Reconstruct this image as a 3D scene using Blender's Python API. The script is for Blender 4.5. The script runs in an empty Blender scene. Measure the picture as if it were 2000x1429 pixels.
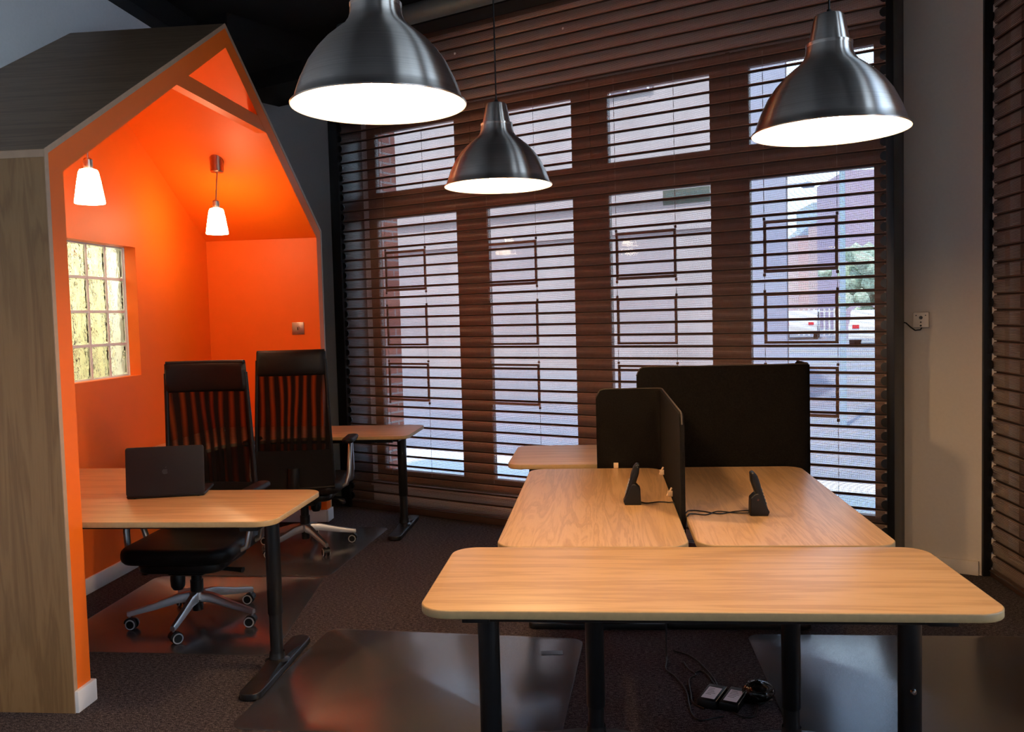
import bpy, bmesh, math, random
from mathutils import Vector, Matrix
random.seed(7)
PI = math.pi
C = bpy.context.scene.collection
sc = bpy.context.scene
S_ = math.sin; K_ = math.cos

# ------------------------------------------------------------------ camera
cam = bpy.data.cameras.new('camera'); camo = bpy.data.objects.new('camera', cam); C.objects.link(camo)
F, PITCH, ROLL, YAW, CH = 1746.01, 0.05631, -0.02679, 0.1009, 1.4154
cy, sy, cp, sp = K_(YAW), S_(YAW), K_(PITCH), S_(PITCH)
r0 = Vector((cy, sy, 0)); r1y = Vector((-sy, cy, 0)); up0 = Vector((0, 0, 1))
fwd = cp*r1y - sp*up0
r2 = sp*r1y + cp*up0
right = K_(ROLL)*r0 + S_(ROLL)*r2
upv = -S_(ROLL)*r0 + K_(ROLL)*r2
M = Matrix((right, upv, -fwd)).transposed().to_4x4(); M.translation = (0, 0, CH)
camo.matrix_world = M
cam.sensor_width = 36; cam.sensor_fit = 'HORIZONTAL'; cam.lens = 36*F/2000
cam.clip_start = 0.05; cam.clip_end = 300
sc.camera = camo

# ------------------------------------------------------------------ world, sun, exposure
w = bpy.data.worlds.new('sky'); sc.world = w; w.use_nodes = True
nt = w.node_tree; nt.nodes.clear()
wo = nt.nodes.new('ShaderNodeOutputWorld'); bg = nt.nodes.new('ShaderNodeBackground')
tc = nt.nodes.new('ShaderNodeTexCoord'); sx = nt.nodes.new('ShaderNodeSeparateXYZ'); rp = nt.nodes.new('ShaderNodeValToRGB')
nt.links.new(tc.outputs['Generated'], sx.inputs[0]); nt.links.new(sx.outputs['Z'], rp.inputs[0])
rp.color_ramp.elements[0].color = (0.74, 0.88, 1, 1); rp.color_ramp.elements[1].color = (0.27, 0.52, 1, 1)
nt.links.new(rp.outputs[0], bg.inputs[0]); nt.links.new(bg.outputs[0], wo.inputs[0])
bg.inputs[1].default_value = 5.6
sunl = bpy.data.lights.new('sun', 'SUN'); sunl.energy = 10; sunl.angle = 0.03; sunl.color = (1, 0.95, 0.88)
suno = bpy.data.objects.new('sun', sunl); C.objects.link(suno)
suno.rotation_euler = Vector((0.25, 0.55, -1.0)).to_track_quat('-Z', 'Y').to_euler()
vs = sc.view_settings
vs.view_transform = 'Standard'; vs.look = 'None'; vs.gamma = 1; vs.use_curve_mapping = False; vs.exposure = 0.0
sc.cycles.max_bounces = 10; sc.cycles.transparent_max_bounces = 24; sc.cycles.diffuse_bounces = 5
sc.cycles.glossy_bounces = 5; sc.cycles.transmission_bounces = 8
sc.cycles.sample_clamp_indirect = 6.0
sc.cycles.use_denoising = True
sc.cycles.caustics_reflective = True

# ------------------------------------------------------------------ materials
def newmat(name):
    m = bpy.data.materials.new(name); m.use_nodes = True
    return m, m.node_tree, m.node_tree.nodes['Principled BSDF']
def noise(nt, scale, detail=4, vec=None, rough=.55, dist=0):
    n = nt.nodes.new('ShaderNodeTexNoise'); n.inputs['Scale'].default_value = scale
    n.inputs['Detail'].default_value = detail; n.inputs['Roughness'].default_value = rough
    n.inputs['Distortion'].default_value = dist
    if vec: nt.links.new(vec, n.inputs['Vector'])
    return n
def mapping(nt, scale=(1, 1, 1), rot=(0, 0, 0)):
    t = nt.nodes.new('ShaderNodeTexCoord'); m = nt.nodes.new('ShaderNodeMapping')
    m.inputs['Scale'].default_value = scale; m.inputs['Rotation'].default_value = rot
    nt.links.new(t.outputs['Object'], m.inputs['Vector']); return m.outputs['Vector']
def ramp(nt, fac, *stops):
    r = nt.nodes.new('ShaderNodeValToRGB'); e = r.color_ramp.elements
    while len(e) < len(stops): e.new(0.5)
    for i, (p, c) in enumerate(stops): e[i].position = p; e[i].color = (*c, 1)
    nt.links.new(fac, r.inputs[0]); return r.outputs[0]
def bump(nt, h, b, strength=.2, dist=.002):
    n = nt.nodes.new('ShaderNodeBump'); n.inputs['Strength'].default_value = strength
    n.inputs['Distance'].default_value = dist
    nt.links.new(h, n.inputs['Height']); nt.links.new(n.outputs[0], b.inputs['Normal'])
def plain(name, col, rough=.5, metal=0, spec=.5, var=.06, scale=30, bmp=0):
    m, nt, b = newmat(name)
    n = noise(nt, scale, 3, mapping(nt))
    lo = tuple(max(0, c*(1-var)) for c in col); hi = tuple(min(1, c*(1+var)) for c in col)
    nt.links.new(ramp(nt, n.outputs[0], (.3, lo), (.7, hi)), b.inputs['Base Color'])
    b.inputs['Roughness'].default_value = rough; b.inputs['Metallic'].default_value = metal
    b.inputs['Specular IOR Level'].default_value = spec
    if bmp: bump(nt, n.outputs[0], b, bmp)
    return m
def mathn(nt, op, a, b=None, c=None):
    n = nt.nodes.new('ShaderNodeMath'); n.operation = op
    for i, v in enumerate((a, b, c)):
        if v is None: continue
        if isinstance(v, (int, float)): n.inputs[i].default_value = v
        else: nt.links.new(v, n.inputs[i])
    return n.outputs[0]
def oak(name, long_axis, c1, c2, c3, rough=.34, cath=.5, plank=True):
    m, nt, b = newmat(name)
    sc_ = [1.0, 1.0, 1.0]
    sc_ = {'x': (.7, 9, 9), 'y': (9, .7, 9), 'z': (9, 9, .7)}[long_axis]
    v = mapping(nt, sc_)
    n1 = noise(nt, 1.3, 5, v, .55, cath)
    fine = noise(nt, 11, 6, mapping(nt, tuple(s*(1.6 if s < 2 else 3) for s in sc_)), .7, .3)
    rings = mathn(nt, 'SINE', mathn(nt, 'MULTIPLY', n1.outputs[0], 38))
    rings = mathn(nt, 'MULTIPLY_ADD', rings, .16, mathn(nt, 'MULTIPLY', n1.outputs[0], .55))
    f = mathn(nt, 'ADD', rings, mathn(nt, 'MULTIPLY', fine.outputs[0], .45))
    nt.links.new(ramp(nt, f, (.22, c1), (.52, c2), (.85, c3)), b.inputs['Base Color'])
    b.inputs['Roughness'].default_value = rough
    bump(nt, fine.outputs[0], b, .06, .001)
    return m
OAK_X = oak('oak_laminate_lengthwise', 'x', (.43, .24, .105), (.56, .335, .15), (.63, .395, .19), cath=.25)
OAK_Y = oak('oak_laminate_cathedral', 'x', (.41, .23, .105), (.55, .325, .155), (.62, .39, .20), cath=1.5)
EDGE = plain('oak_edge_banding', (.42, .275, .125), .45, scale=60)
WALNUT = oak('brown_oak_panel_upright', 'z', (.19, .096, .034), (.262, .138, .052), (.32, .175, .068), .5, cath=.5)
WALNUT_R = oak('brown_oak_panel_roof', 'x', (.17, .10, .055), (.235, .145, .082), (.29, .185, .108), .5, cath=.3)
WEDGE = plain('brown_oak_edge', (.42, .27, .17), .5)
ORANGE = plain('orange_paint', (.88, .150, .006), .5, var=.015, scale=8, spec=.35)
WHITE = plain('white_gloss_skirting', (.75, .73, .72), .4, var=.02)
WALLG = plain('pale_grey_wall_paint', (.85, .86, .87), .85, var=.02, scale=60, bmp=.03)
WALLB = plain('beige_wall_paint', (.72, .63, .53), .85, var=.02, scale=60, bmp=.03)
BLACKC = plain('black_ceiling_paint', (.006, .006, .0075), .8, var=.2, scale=4)
BLACKM = plain('black_powder_coat', (.006, .006, .007), .38, var=.1, scale=200)
BLACKP = plain('black_plastic', (.0045, .0045, .005), .42, spec=.3, var=.1)
LEATHER = plain('black_leather', (.005, .004, .004), .5, spec=.22, var=.3, scale=90, bmp=.15)
FABRIC = plain('charcoal_chair_fabric', (.007, .0065, .007), .9, spec=.1, var=.3, scale=300, bmp=.2)
FELT = plain('dark_felt', (.0042, .0034, .003), .95, spec=.08, var=.75, scale=160, bmp=.3)
SILVER = plain('silver_aluminium', (.46, .46, .47), .38, 1.0, var=.03)
SCREWGLINT = plain('white_screw_glint', (.85, .85, .85), .5)  # plain white, the glint of the metal screws put into the colour
CHROME = plain('chrome', (.8, .8, .8), .12, 1.0, var=.02)
GREYW = plain('grey_wheel_tread', (.38, .38, .38), .6)
KEYS = plain('pale_key_caps', (.55, .58, .6), .4)
TAN = plain('pale_wood_clip', (.72, .52, .33), .5)
LABEL = plain('white_label', (.78, .76, .80), .5, var=.05, scale=200)
DARKINK = plain('dark_ink', (.03, .03, .03), .6)
CREAM = plain('cream_plastic', (.88, .76, .62), .4, var=.03)
NICKEL = plain('satin_nickel', (.42, .36, .32), .35, 1.0)
CUP = plain('copper_canopy', (.42, .25, .18), .3, 1.0)
BROWNF = plain('brown_window_frame', (.075, .035, .022), .45, var=.15)
GALV = plain('painted_duct', (.14, .19, .20), .55, .3)
BRICKR = None
def brick(name, c1, c2, mortar, scale=1.0):
    m, nt, b = newmat(name)
    br = nt.nodes.new('ShaderNodeTexBrick')
    t = nt.nodes.new('ShaderNodeTexCoord'); mp = nt.nodes.new('ShaderNodeMapping')
    sp_ = nt.nodes.new('ShaderNodeSeparateXYZ'); cb = nt.nodes.new('ShaderNodeCombineXYZ')
    nt.links.new(t.outputs['Object'], sp_.inputs[0])
    nt.links.new(mathn(nt, 'ADD', sp_.outputs[0], sp_.outputs[1]), cb.inputs[0]); nt.links.new(sp_.outputs[2], cb.inputs[1])
    nt.links.new(cb.outputs[0], br.inputs['Vector'])
    br.inputs['Color1'].default_value = (*c1, 1); br.inputs['Color2'].default_value = (*c2, 1)
    br.inputs['Mortar'].default_value = (*mortar, 1); br.inputs['Scale'].default_value = scale
    br.inputs['Brick Width'].default_value = .23; br.inputs['Row Height'].default_value = .075
    br.inputs['Mortar Size'].default_value = .008
    nt.links.new(br.outputs['Color'], b.inputs['Base Color']); b.inputs['Roughness'].default_value = .85
    return m
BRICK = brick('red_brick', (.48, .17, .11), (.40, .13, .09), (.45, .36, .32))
BRICKF = brick('hazed_far_brick', (.58, .36, .32), (.50, .32, .30), (.5, .42, .4))  # paler copy of the brick, with the haze of distance in its colour
BRICKP = brick('dusky_brick', (.36, .27, .34), (.32, .24, .31), (.36, .3, .35))  # washed-out purple brick, haze mixed into the colour
CONC = plain('pale_render_wall', (.35, .295, .28), .9, var=.10, scale=1.2)
BLUEG = plain('blue_grey_cladding', (.27, .32, .40), .7, var=.1, scale=1)
PAVE = plain('pale_paving', (.72, .70, .68), .9, var=.08, scale=2)
ROAD = plain('asphalt', (.20, .20, .23), .9, var=.12, scale=3)
HEDGE = plain('hedge_leaf', (.34, .42, .30), .8, var=.6, scale=9)  # leaf green paled, with street haze put into the colour
CARW = plain('white_car_paint', (.72, .74, .76), .25)
REDL = plain('red_tail_light', (.6, .02, .03), .3)

def carpet():
    m, nt, b = newmat('charcoal_carpet')
    n = noise(nt, 230, 2, mapping(nt)); n2 = noise(nt, 60, 4, mapping(nt, (1, 2.2, 1)))
    f = mathn(nt, 'MULTIPLY_ADD', n.outputs[0], .6, mathn(nt, 'MULTIPLY', n2.outputs[0], .5))
    nt.links.new(ramp(nt, f, (.44, (.009, .007, .009)), (.55, (.045, .037, .041)), (.68, (.13, .107, .112))), b.inputs['Base Color'])
    b.inputs['Roughness'].default_value = 1; b.inputs['Specular IOR Level'].default_value = .1
    bump(nt, f, b, .6, .004); return m
CARPET = carpet()
def matplastic():
    m, nt, b = newmat('clear_chair_mat_plastic')
    n = noise(nt, 900, 2, mapping(nt)); n2 = noise(nt, 4, 3, mapping(nt))
    b.inputs['Base Color'].default_value = (.55, .54, .58, 1)
    nt.links.new(mathn(nt, 'MULTIPLY_ADD', n2.outputs[0], .12, .3), b.inputs['Roughness'])
    bump(nt, n.outputs[0], b, .05, .001)
    tr = nt.nodes.new('ShaderNodeBsdfTransparent'); mx = nt.nodes.new('ShaderNodeMixShader')
    tr.inputs[0].default_value = (.93, .92, .92, 1)
    gl = nt.nodes.new('ShaderNodeBsdfGlossy'); gl.inputs[0].default_value = (.9, .9, .9, 1); gl.inputs['Roughness'].default_value = .22
    fr = nt.nodes.new('ShaderNodeFresnel'); fr.inputs['IOR'].default_value = 2.2
    mx2 = nt.nodes.new('ShaderNodeMixShader'); mx2.inputs[0].default_value = .075
    nt.links.new(tr.outputs[0], mx2.inputs[1]); nt.links.new(b.outputs[0], mx2.inputs[2])
    nt.links.new(fr.outputs[0], mx.inputs[0]); nt.links.new(mx2.outputs[0], mx.inputs[1]); nt.links.new(gl.outputs[0], mx.inputs[2])
    nt.links.new(mx.outputs[0], nt.nodes['Material Output'].inputs[0]); return m
MATP = matplastic()
def thin_glass(name, tint=(.95, .97, .97), ior=1.3, rough=.02):
    m, nt, b = newmat(name); nt.nodes.remove(b)
    tr = nt.nodes.new('ShaderNodeBsdfTransparent'); tr.inputs[0].default_value = (*tint, 1)
    gl = nt.nodes.new('ShaderNodeBsdfGlossy'); gl.inputs['Roughness'].default_value = rough
    fr = nt.nodes.new('ShaderNodeFresnel'); fr.inputs['IOR'].default_value = ior
    mx = nt.nodes.new('ShaderNodeMixShader')
    nt.links.new(fr.outputs[0], mx.inputs[0]); nt.links.new(tr.outputs[0], mx.inputs[1]); nt.links.new(gl.outputs[0], mx.inputs[2])
    nt.links.new(mx.outputs[0], nt.nodes['Material Output'].inputs[0]); return m
GLASS = thin_glass('window_glass'); ACRYL = thin_glass('clear_acrylic', (.955, .955, .975))
BAG = thin_glass('clear_plastic_bag', (.8, .8, .82), 1.6, .15)
def transl(name, col):
    m, nt, b = newmat(name); t = nt.nodes.new('ShaderNodeBsdfTranslucent'); t.inputs[0].default_value = (*col, 1)
    mx = nt.nodes.new('ShaderNodeMixShader'); mx.inputs[0].default_value = .92; b.inputs['Base Color'].default_value = (*col, 1)
    nt.links.new(b.outputs[0], mx.inputs[1]); nt.links.new(t.outputs[0], mx.inputs[2])
    nt.links.new(mx.outputs[0], nt.nodes['Material Output'].inputs[0]); return m
def perforated(name, pitch, z0, col):
    m, nt, b = newmat(name)
    t = nt.nodes.new('ShaderNodeTexCoord'); s = nt.nodes.new('ShaderNodeSeparateXYZ'); nt.links.new(t.outputs['Object'], s.inputs[0])
    fz = mathn(nt, 'FRACT', mathn(nt, 'DIVIDE', mathn(nt, 'SUBTRACT', s.outputs['Z'], z0), pitch))
    band = mathn(nt, 'MULTIPLY', mathn(nt, 'GREATER_THAN', fz, .05), mathn(nt, 'LESS_THAN', fz, .85))
    rows = mathn(nt, 'FRACT', mathn(nt, 'MULTIPLY', fz, 12.0))
    hz = mathn(nt, 'LESS_THAN', rows, .57)
    fx = mathn(nt, 'FRACT', mathn(nt, 'DIVIDE', s.outputs['X'], .0055))
    hx = mathn(nt, 'LESS_THAN', fx, .75)
    mask = mathn(nt, 'MULTIPLY', band, mathn(nt, 'MULTIPLY', hz, hx))
    n = noise(nt, 40, 3, mapping(nt))
    lo = tuple(c*.85 for c in col)
    nt.links.new(ramp(nt, n.outputs[0], (.3, lo), (.7, col)), b.inputs['Base Color'])
    b.inputs['Roughness'].default_value = .45; b.inputs['Metallic'].default_value = .2
    tr = nt.nodes.new('ShaderNodeBsdfTransparent'); mx = nt.nodes.new('ShaderNodeMixShader')
    nt.links.new(mask, mx.inputs[0]); nt.links.new(b.outputs[0], mx.inputs[1]); nt.links.new(tr.outputs[0], mx.inputs[2])
    nt.links.new(mx.outputs[0], nt.nodes['Material Output'].inputs[0]); return m
PITCHM, Z0S = .0719, 1.2837 - 17*.0719
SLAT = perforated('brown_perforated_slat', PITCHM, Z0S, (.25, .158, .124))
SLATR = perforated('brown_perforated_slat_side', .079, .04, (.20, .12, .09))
JOINTSHADE = plain('dark_slat_joint', (.030, .018, .014), .6)  # recess between slats, its shade put into a dark colour
SLATB = plain('brown_bottom_bar', (.10, .055, .04), .35, .3)
def meshfabric():
    m, nt, b = newmat('black_mesh_fabric')
    b.inputs['Base Color'].default_value = (.004, .003, .0025, 1); b.inputs['Roughness'].default_value = .9; b.inputs['Specular IOR Level'].default_value = .1
    wv = nt.nodes.new('ShaderNodeTexWave'); wv.inputs['Scale'].default_value = 6; wv.inputs['Distortion'].default_value = 9.0
    wv.inputs['Detail'].default_value = 1; wv.inputs['Detail Scale'].default_value = .6
    nt.links.new(mapping(nt, (1, 1, .35)), wv.inputs['Vector'])
    tr = nt.nodes.new('ShaderNodeBsdfTransparent'); mx = nt.nodes.new('ShaderNodeMixShader')
    nt.links.new(mathn(nt, 'MULTIPLY_ADD', mathn(nt, 'POWER', wv.outputs['Fac'], 2.5), .20, .006), mx.inputs[0])
    nt.links.new(b.outputs[0], mx.inputs[1]); nt.links.new(tr.outputs[0], mx.inputs[2])
    nt.links.new(mx.outputs[0], nt.nodes['Material Output'].inputs[0]); return m
MESHF = meshfabric()
def steel():
    m, nt, b = newmat('brushed_steel_shade')
    t = nt.nodes.new('ShaderNodeTexCoord')
    n = noise(nt, 3, 4, mapping(nt, (1, 1, 220)))
    nt.links.new(ramp(nt, n.outputs[0], (.3, (.52, .465, .415)), (.7, (.65, .59, .535))), b.inputs['Base Color'])
    b.inputs['Metallic'].default_value = 1; b.inputs['Roughness'].default_value = .33
    b.inputs['Anisotropic'].default_value = 1.0; b.inputs['Anisotropic Rotation'].default_value = .25
    tg = nt.nodes.new('ShaderNodeTangent'); tg.direction_type = 'RADIAL'; tg.axis = 'Z'
    nt.links.new(tg.outputs[0], b.inputs['Tangent'])
    return m
STEEL = steel()
LAMPIN = plain('white_enamel', (.85, .82, .78), .6, var=.01)
def emit(name, col, s):
    m, nt, b = newmat(name); b.inputs['Base Color'].default_value = (.8, .8, .8, 1)
    b.inputs['Emission Color'].default_value = (*col, 1); b.inputs['Emission Strength'].default_value = s; return m
BULB = emit('lamp_bulb', (1, .62, .30), 640)
SHADE = emit('lit_glass_shade', (1, .68, .38), 47)
def blockglass():
    m, nt, b = newmat('wavy_glass_block')
    b.inputs['Base Color'].default_value = (.97, 1, .96, 1); b.inputs['Roughness'].default_value = .08
    b.inputs['Transmission Weight'].default_value = 1; b.inputs['IOR'].default_value = 1.16
    n = noise(nt, 9, 2, mapping(nt, (1, 1.6, .8)), .5, 1.8)
    bump(nt, n.outputs[0], b, .9, .03); return m
BLOCKG = blockglass()

# ------------------------------------------------------------------ mesh helpers
class MB:
    def __init__(s, smooth=35): s.bm = bmesh.new(); s.mats = []; s.sm = smooth
    def mi(s, mat):
        if mat not in s.mats: s.mats.append(mat)
        return s.mats.index(mat)
    def _fin(s, faces, mat):
        i = s.mi(mat)
        for f in faces: f.material_index = i; f.smooth = True
    def box(s, a, b, mat, bev=0, seg=2, rot=None, piv=None):
        r = bmesh.ops.create_cube(s.bm, size=1)
        vs_ = r['verts']; c = [(a[i]+b[i])/2 for i in range(3)]; d = [abs(b[i]-a[i]) for i in range(3)]
        for v in vs_: v.co = Vector((c[0]+v.co.x*d[0], c[1]+v.co.y*d[1], c[2]+v.co.z*d[2]))
        fs = {f for v in vs_ for f in v.link_faces}
        if bev > 0:
            es = {e for v in vs_ for e in v.link_edges}
            rr = bmesh.ops.bevel(s.bm, geom=list(es), offset=min(bev, min(d)*.49), segments=seg, affect='EDGES', profile=.5)
            fs = {f for f in fs if f.is_valid} | set(rr['faces'])
        s._fin(fs, mat)
        if rot is not None:
            vv = {v for f in fs for v in f.verts}
            bmesh.ops.rotate(s.bm, verts=list(vv), cent=piv or c, matrix=rot)
        return s
    def lathe(s, prof, mat, cen=(0, 0, 0), n=48, axis='z', cap=False):
        rings = []
        for (r, h) in prof:
            ring = []
            for k in range(n):
                a = 2*PI*k/n; x, y = r*K_(a), r*S_(a)
                p = {'z': (x, y, h), 'x': (h, x, y), 'y': (x, h, y)}[axis]
                ring.append(s.bm.verts.new(Vector(cen)+Vector(p)))
            rings.append(ring)
        fs = []
        for i in range(len(rings)-1):
            for k in range(n):
                fs.append(s.bm.faces.new((rings[i][k], rings[i][(k+1) % n], rings[i+1][(k+1) % n], rings[i+1][k])))
        if cap:
            fs.append(s.bm.faces.new(rings[0][::-1])); fs.append(s.bm.faces.new(rings[-1]))
        s._fin(fs, mat); return s
    def tube(s, pts, r, mat, n=10, cap=True, rz=None):
        P = [Vector(p) for p in pts]; rings = []
        rr = r if isinstance(r, (list, tuple)) else [r]*len(P)
        ref = None
        for i, p in enumerate(P):
            t = (P[min(i+1, len(P)-1)]-P[max(i-1, 0)]).normalized()
            if ref is None: ref = Vector((0, 0, 1)) if abs(t.z) < .9 else Vector((1, 0, 0))
            u = (ref - t*ref.dot(t)).normalized(); v = t.cross(u); ref = u
            rings.append([s.bm.verts.new(p + u*rr[i]*K_(2*PI*k/n) + v*(rz or 1)*rr[i]*S_(2*PI*k/n)) for k in range(n)])
        fs = []
        for i in range(len(rings)-1):
            for k in range(n):
                fs.append(s.bm.faces.new((rings[i][k], rings[i][(k+1) % n], rings[i+1][(k+1) % n], rings[i+1][k])))
        if cap: fs.append(s.bm.faces.new(rings[0][::-1])); fs.append(s.bm.faces.new(rings[-1]))
        s._fin(fs, mat); return s
    def prism(s, poly, lo, hi, mat, side=None, axis='z', bev=0):
        # poly: list of 2D points; axis z -> (x,y); x -> (y,z); y -> (x,z)
        def P(p, h): return {'z': (p[0], p[1], h), 'x': (h, p[0], p[1]), 'y': (p[0], h, p[1])}[axis]
        a = [s.bm.verts.new(P(p, lo)) for p in poly]; b = [s.bm.verts.new(P(p, hi)) for p in poly]
        n = len(poly); top = s.bm.faces.new(b); bot = s.bm.faces.new(a[::-1])
        sd = [s.bm.faces.new((a[i], a[(i+1) % n], b[(i+1) % n], b[i])) for i in range(n)]
        s._fin([top, bot], mat); s._fin(sd, side or mat)
        bmesh.ops.recalc_face_normals(s.bm, faces=[top, bot]+sd)
        if bev > 0:
            es = list(top.edges)+list(bot.edges)
            r = bmesh.ops.bevel(s.bm, geom=es, offset=bev, segments=3, affect='EDGES', profile=.5)
            for f in r['faces']: f.smooth = True; f.material_index = s.mi(side or mat)
        return s
    def grid(s, fn, nu, nv, mat):
        g = [[s.bm.verts.new(fn(i/nu, j/nv)) for j in range(nv+1)] for i in range(nu+1)]
        fs = [s.bm.faces.new((g[i][j], g[i+1][j], g[i+1][j+1], g[i][j+1])) for i in range(nu) for j in range(nv)]
        s._fin(fs, mat); return s
    def faces(s, vs_, fl, mat):
        v = [s.bm.verts.new(p) for p in vs_]; s._fin([s.bm.faces.new([v[i] for i in f]) for f in fl], mat); return s
    def obj(s, name, parent=None, loc=(0, 0, 0), rot=(0, 0, 0), recalc=True, matrix=None):
        if recalc: bmesh.ops.recalc_face_normals(s.bm, faces=s.bm.faces[:])
        me = bpy.data.meshes.new(name); s.bm.to_mesh(me); s.bm.free()
        for m in s.mats: me.materials.append(m)
        me.set_sharp_from_angle(angle=math.radians(s.sm))
        o = bpy.data.objects.new(name, me); C.objects.link(o)
        o.location = loc; o.rotation_euler = rot
        if matrix is not None: o.matrix_world = matrix
        if parent: o.parent = parent
        return o
def tag(o, label, cat, group=None, kind=None):
    if label: o['label'] = label
    if cat: o['category'] = cat
    if group: o['group'] = group
    if kind: o['kind'] = kind
    return o
def empty(name, loc=(0, 0, 0), rotz=0, matrix=None):
    o = bpy.data.objects.new(name, None); C.objects.link(o); o.empty_display_size = .05
    o.location = loc; o.rotation_euler = (0, 0, rotz)
    if matrix is not None: o.matrix_world = matrix
    return o
def struct(o, label=None, cat=None):
    o['kind'] = 'structure'
    if label: o['label'] = label
    if cat: o['category'] = cat
    return o
def copy_tree(o, parent=None):
    c = o.copy(); C.objects.link(c)
    if parent: c.parent = parent
    for ch in list(o.children): copy_tree(ch, c)
    return c
def rrect(x0, y0, x1, y1, r, n=8):
    return fillet([(x0, y0), (x1, y0), (x1, y1), (x0, y1)], [r]*4, n)
def fillet(pts, rad, n=8):
    out = []; m = len(pts)
    for i in range(m):
        p = Vector(pts[i]); a = Vector(pts[i-1]); b = Vector(pts[(i+1) % m]); r = rad[i]
        if r <= 0: out.append(tuple(p)); continue
        u = (a-p).normalized(); v = (b-p).normalized(); ang = u.angle(v); d = r/math.tan(ang/2)
        c = p + (u+v).normalized()*(r/S_(ang/2)); s = p+u*d - c; e = p+v*d - c
        a0 = math.atan2(s.y, s.x); a1 = math.atan2(e.y, e.x); da = (a1-a0+PI) % (2*PI)-PI
        for k in range(n+1):
            t = a0+da*k/n; out.append((c.x+r*K_(t), c.y+r*S_(t)))
    return out

# ------------------------------------------------------------------ window-wall frame: x = along (u), y = outward, z = up
W0, WS = 5.5627, -.52966
ANG = math.atan(WS)
MW = Matrix.Translation((0, W0, 0)) @ Matrix.Rotation(ANG, 4, 'Z')
OFFW = .235
def wpt(u, off, z): return MW @ Vector((u, off, z))

# ------------------------------------------------------------------ room shell
CZ = 3.47
LX = -2.82
g = MB().prism([(-3.2, -3.3), (2.3, -3.3), (2.3, 4.95), tuple(wpt(2.25, .42, 0))[:2], tuple(wpt(-3.6, .42, 0))[:2], (-3.2, 7.6)], -.12, 0, CARPET).obj('floor')
struct(g)
g = MB().prism([(-3.0, -3.2), (2.2, -3.2), (2.2, 4.95), tuple(wpt(2.25, .5, 0))[:2], tuple(wpt(-3.4, .5, 0))[:2], (-3.0, 7.4)], CZ, CZ+.2, BLACKC).obj('ceiling')
struct(g)
BY0, BY1, BZ0, BZ1 = 4.34, 5.10, 1.12, 1.88
m = MB()
m.box((LX-.14, -3.1, 0), (LX, BY0, CZ), WALLG).box((LX-.14, BY1, 0), (LX, 7.35, CZ), WALLG)
m.box((LX-.14, BY0, 0), (LX, BY1, BZ0), WALLG).box((LX-.14, BY0, BZ1), (LX, BY1, CZ), WALLG)
struct(m.obj('wall_left'))
# window wall with one wide opening
OU0, OU1, OZ0, OZ1 = -2.17, 1.60, .16, 2.93
m = MB()
m.box((-3.35, OFFW, 0), (OU0, .44, CZ), WALLG).box((OU1, OFFW, 0), (2.27, .44, CZ), WALLB)
m.box((OU0, OFFW, 0), (OU1, .44, OZ0), WALLG).box((OU0, OFFW, OZ1), (OU1, .44, CZ), WALLG)
struct(m.obj('wall_window', matrix=MW))
# right wall: shuttered opening near the corner, plain windows nearer the camera
RXW = 2.03
m = MB()
m.box((RXW, 4.70, 0), (RXW+.15, 5.05, CZ), WALLB).box((RXW, 1.3, 0), (RXW+.15, 1.75, CZ), WALLB).box((RXW, 2.45, 0), (RXW+.15, 3.25, CZ), WALLB).box((RXW, 1.75, 0), (RXW+.15, 2.45, .6), WALLB).box((RXW, 1.75, 3.3), (RXW+.15, 2.45, CZ), WALLB)
m.box((RXW, 3.25, 0), (RXW+.15, 4.70, .12), WALLB).box((RXW, 3.25, 2.95), (RXW+.15, 4.70, CZ), WALLB)
m.box((RXW, -2.95, 0), (RXW+.15, 1.3, .25), WALLB).box((RXW, -2.95, 3.35), (RXW+.15, 1.3, CZ), WALLB)
m.box((RXW, -3.1, 0), (RXW+.15, -2.95, CZ), WALLB)
struct(m.obj('wall_right'))
m = MB()
m.box((-2.96, -3.2, 0), (2.18, -3.05, CZ), WALLG)
struct(m.obj('wall_back'))
def plain_window(name, a, b, axis, n, mat=BROWNF):
    e = empty(name); struct(e)
    m = MB(); t = .05
    (x0, y0, z0), (x1, y1, z1) = a, b
    L = (y1-y0) if axis == 'y' else (x1-x0)
    def bx(l0, l1, za, zb):
        if axis == 'y': m.box((x0, y0+l0, za), (x1, y0+l1, zb), mat)
        else: m.box((x0+l0, y0, za), (x0+l1, y1, zb), mat)
    bx(0, L, z0, z0+t); bx(0, L, z1-t, z1)
    for k in range(n+1):
        c = k*L/n; bx(max(0, c-t/2), min(L, c+t/2), z0+t, z1-t)
    m.obj('window_frame', e)
    for k in range(n):
        l0, l1 = k*L/n+t/2, (k+1)*L/n-t/2
        if axis == 'y': xm = (x0+x1)/2; gm = MB().box((xm-.003, y0+l0, z0+t), (xm+.003, y0+l1, z1-t), GLASS)
        else: ym = (y0+y1)/2; gm = MB().box((x0+l0, ym-.003, z0+t), (x0+l1, ym+.003, z1-t), GLASS)
        gm.obj('pane', e)
plain_window('window_2', (RXW+.05, -2.95, .25), (RXW+.11, 1.3, 3.35), 'y', 4)
plain_window('window_5', (RXW+.05, 1.75, .6), (RXW+.11, 2.45, 3.3), 'y', 1)
plain_window('window_3', (RXW+.05, 3.25, .12), (RXW+.11, 4.70, 2.95), 'y', 2)
# black boxed beams under the ceiling
struct(MB().box((LX+.001, 1.5, 3.31), (LX+.12, 6.9, CZ), BLACKC).obj('trim_1'))
struct(MB().box((-3.05, -.25, 3.17), (-2.27, OFFW-.001, CZ), BLACKC).box((-3.05, -.9, 3.30), (-2.27, -.25, CZ), BLACKC).obj('trim_2', matrix=MW))
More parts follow.
